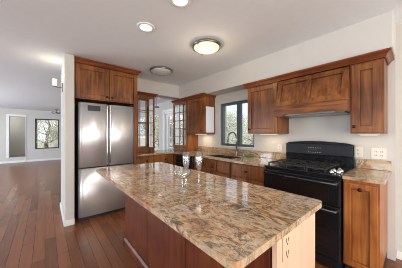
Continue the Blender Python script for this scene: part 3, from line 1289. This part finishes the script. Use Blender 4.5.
sc = thing('wall_sconce', 'lit white glass wall sconce on the end of the white divider wall', 'wall light', (-3.62, .215, 2.03))
b = bmesh.new()
box(b, -3.65, -3.59, .203, .2145, 1.97, 2.10, .004)
obj('back_plate', b, M_nickel, sc)
b = bmesh.new()
tube(b, [(-3.62, .203, 2.03), (-3.62, .17, 2.028), (-3.62, .125, 2.03)], .008, 8)
lathe(b, [(0, 0), (.022, 0), (.026, .012), (0, .012)], (-3.62, .115, 2.03), 18)
obj('arm', b, M_nickel, sc)
b = bmesh.new()
lathe(b, [(.022, 0), (.028, .004), (.028, .105), (.025, .105), (.020, .006)], (-3.62, .115, 2.044), 22, close=True)
obj('glass_shade', b, M_sconce, sc)
spot(sc, (-3.62, .115, 2.22), 1.6, (1, .82, .58), .03)

sw = thing('light_switch', 'white light switch on the divider wall below the glass sconce', 'switch', (-3.6, .215, 1.43))
b = bmesh.new()
box(b, -3.64, -3.56, .208, .2145, 1.42, 1.54, .002)
obj('plate', b, M_trim, sw)
b = bmesh.new()
box(b, -3.612, -3.588, .204, .208, 1.45, 1.51, .0015)
obj('rocker', b, M_plate, sw)

# small dark ceiling light by the far window, pendant in the dining room
fl = thing('chandelier', 'small dark chandelier hanging in front of the far living room window', 'chandelier', (-10.9, .42, H))
b = bmesh.new()
lathe(b, [(0, 0), (.07, 0), (.06, -.02), (.012, -.03), (.012, -.12), (.05, -.14), (.05, -.17), (0, -.18)], (-10.9, .42, H), 16)
obj('stem', b, M_darkframe, fl)
for k in range(5):
    a = R(72 * k + 15)
    b = bmesh.new()
    cx, cy = math.cos(a), math.sin(a)
    tube(b, [(-10.9 + cx * .04, .42 + cy * .04, H - .155), (-10.9 + cx * .16, .42 + cy * .16, H - .18), (-10.9 + cx * .24, .42 + cy * .24, H - .14)], .009, 8)
    am = obj('arm', b, M_darkframe, fl)
    b = bmesh.new()
    lathe(b, [(0, 0), (.03, 0), (.045, .06), (.04, .06), (.026, .004)], (-10.9 + cx * .24, .42 + cy * .24, H - .138), 14)
    obj('cup', b, M_frost_off, am)
pd = thing('pendant_light', 'small dark pendant light in the room beyond the counter', 'pendant light', (-5.15, 2.6, H))
b = bmesh.new()
tube(b, [(-5.15, 2.6, H), (-5.15, 2.6, 2.3), (-5.15, 2.6, 2.16)], .004, 6)
obj('cord', b, M_darkframe, pd)
b = bmesh.new()
lathe(b, [(.02, .06), (.04, .05), (.09, 0), (.085, 0), (.036, .046), (0, .05)], (-5.15, 2.6, 2.11), 18)
obj('shade', b, M_nickel, pd)

niche_fill = thing('flush_ceiling_light', 'small round fill lamp added inside the raised niche of the far wall', 'ceiling light', (-12.6, -1.3, 2.2))  # lamp added only to brighten the closed niche
b = bmesh.new()
lathe(b, [(0, -.0005), (.12, -.0005), (.12, -.02), (.09, -.05), (0, -.07)], (-12.6, -1.3, 2.2), 24)
obj('glass_bowl', b, M_frost, niche_fill)
spot(niche_fill, (-12.6, -1.3, 2.05), 12, (.95, 1, 1), .1)

# under-cabinet lights


def strip(x0, x1, y, label, e):
    r = thing('under_cabinet_light', label, 'light', ((x0 + x1) / 2, y, UZ0))
    b = bmesh.new()
    box(b, x0, x1, y - .03, y + .03, UZ0 - .014, UZ0 - .0005, .002)
    obj('housing', b, M_trim, r)
    b = bmesh.new()
    box(b, x0 + .015, x1 - .015, y - .022, y + .022, UZ0 - .018, UZ0 - .0145)
    obj('lens', b, M_warmled, r)
    d = bpy.data.lights.new('bulb', 'AREA')
    d.shape = 'RECTANGLE'
    d.size, d.size_y = x1 - x0 - .03, .04
    d.energy = e
    d.color = (1, .80, .55)
    o = bpy.data.objects.new('bulb', d)
    COL.objects.link(o)
    o.parent = r
    o.location = (0, 0, -.022)


strip(-1.58, -1.30, 2.56, 'lit strip light under the cabinet left of the range hood', .8)
strip(-3.2, -2.85, 2.58, 'lit strip light under the cabinet left of the sink window', 1.2)
strip(-.40, -.24, 2.56, 'lit strip light under the narrow cabinet right of the hood', .25)

# outlets and switches on the range wall


def outlet(x, z, label, gang=1):
    r = thing('wall_outlet', label, 'outlet', (x, YA, z))
    F = facing_front(YA - .0005)
    w = .036 + .023 * (gang - 1)
    b = bmesh.new()
    box(b, x - w, x + w, 0, .006, z - .058, z + .058, .002, F)
    pl = obj('plate', b, M_plate, r)
    for g in range(gang):
        cx = x + (g - (gang - 1) / 2) * .046
        for dz in (-.02, .02):
            b = bmesh.new()
            for dy in (-.006, .006):
                box(b, cx + dy - .002, cx + dy + .002, .006, .0075, z + dz - .007, z + dz + .007, 0, F)
            obj('socket', b, M_socket, pl)


outlet(-.262, 1.09, 'double almond outlet above the small counter right of the range', 2)
outlet(-.43, 1.095, 'single almond outlet just right of the range backguard')
outlet(-1.35, 1.09, 'single almond outlet left of the range backguard')

# ------------------------------------------------------------------ outdoors
b = bmesh.new()
box(b, -60, 30, -40, 70, -.6, -.12)
struct('ground', b, M_ground)


def tree(x, y, h, w, mat, label, n=900, leaf=.10, base=-.12, trunk_h=.35, round_=.5):
    r = thing('tree', label, 'tree', (x, y, base), 'trees outside the windows')
    b = bmesh.new()
    pts = [(x, y, base)]
    for i in range(1, 6):
        pts.append((x + random.uniform(-.08, .08) * i, y + random.uniform(-.08, .08) * i, base + h * .16 * i))
    tube(b, pts, [w * .04, w * .034, w * .028, w * .022, w * .016, w * .008], 8)
    for k in range(7):
        p = Vector(pts[random.randint(1, 4)])
        a = random.uniform(0, 6.28)
        e = p + Vector((math.cos(a) * w * .38, math.sin(a) * w * .38, h * .16))
        tube(b, [p, (p + e) / 2 + Vector((0, 0, -.04)), e], [w * .012, w * .009, w * .005], 6)
    obj('trunk', b, M_bark, r)
    clumps = []
    for k in range(70):
        a, zz = random.uniform(0, 6.28), random.uniform(trunk_h, 1)
        prof_r = math.sin(math.pi * min(1, max(.06, (zz - trunk_h * .6) / (1.04 - trunk_h * .6)))) ** .6
        rr_ = w * .5 * prof_r * random.uniform(.35, 1.0)
        clumps.append((Vector((x + math.cos(a) * rr_, y + math.sin(a) * rr_, base + h * zz)), w * random.uniform(.12, .24)))
    n, leaf = int(n * 4), leaf * .62
    vs, fs = [], []
    off = r.location
    for k in range(n):
        c, cr = random.choice(clumps)
        d = Vector((random.gauss(0, 1), random.gauss(0, 1), random.gauss(0, .8)))
        p = c + d.normalized() * cr * random.random() ** .4 - off
        u = Vector((random.gauss(0, 1), random.gauss(0, 1), random.gauss(0, 1))).normalized()
        v = u.cross(Vector((random.gauss(0, 1), random.gauss(0, 1), random.gauss(0, 1)))).normalized()
        s = leaf * random.uniform(.6, 1.3)
        i = len(vs)
        vs += [p - u * s * .5, p + v * s * .28, p + u * s * .5, p - v * s * .28]
        fs.append((i, i + 1, i + 2, i + 3))
    me = bpy.data.meshes.new('foliage')
    me.from_pydata(vs, [], fs)
    me.materials.append(mat)
    o = bpy.data.objects.new('foliage', me)
    COL.objects.link(o)
    o.parent = r
    return r


# seen through the kitchen window (looking north-west over the sink)
tree(-9.0, 10.4, 2.95, 2.6, M_leafC, 'round grey-green tree outside the left pane of the sink window', 2600, .13)
tree(-5.2, 9.0, 2.3, 2.4, M_leafB, 'pale bushy tree outside the right pane of the sink window', 2400, .12)
tree(-4.6, 6.2, 1.7, 1.9, M_leafC, 'low sage bush outside just below the sink window view', 2000, .09, trunk_h=.12)
tree(-6.4, 6.3, 1.6, 1.6, M_leafB, 'low pale bush outside left of the sage bush beyond the sink', 2000, .09, trunk_h=.12)
# beyond the dining room
for x, y, h, w, m, lb in ((-12.0, 7.4, 2.5, 2.0, M_leafA, 'dark green tree outside the dining room window, nearest the french doors'),
                          (-14.4, 7.6, 2.7, 2.2, M_leafB, 'pale tree outside the dining room window, middle of three'),
                          (-17.6, 8.6, 3.2, 3.0, M_leafA, 'dark green tree outside the dining room window, farthest left'),
                          (-14.5, 12.5, 3.6, 3.0, M_leafC, 'grey tree far behind the dining room trees')):
    tree(x, y, h, w, m, lb, 1500, .13)
# filling the far living room window
for x, y, h, w, m, lb in ((-15.0, -1.35, 3.2, 2.3, M_leafC, 'grey leafy tree outside the far living room window, left side'),
                          (-15.2, 1.25, 3.2, 2.3, M_leafB, 'pale leafy tree outside the far living room window, right side'),
                          (-18.6, 0.1, 4.2, 3.6, M_leafC, 'tall grey tree behind the two outside the far living room window')):
    tree(x, y, h, w, m, lb, 3000, .12, trunk_h=.08)
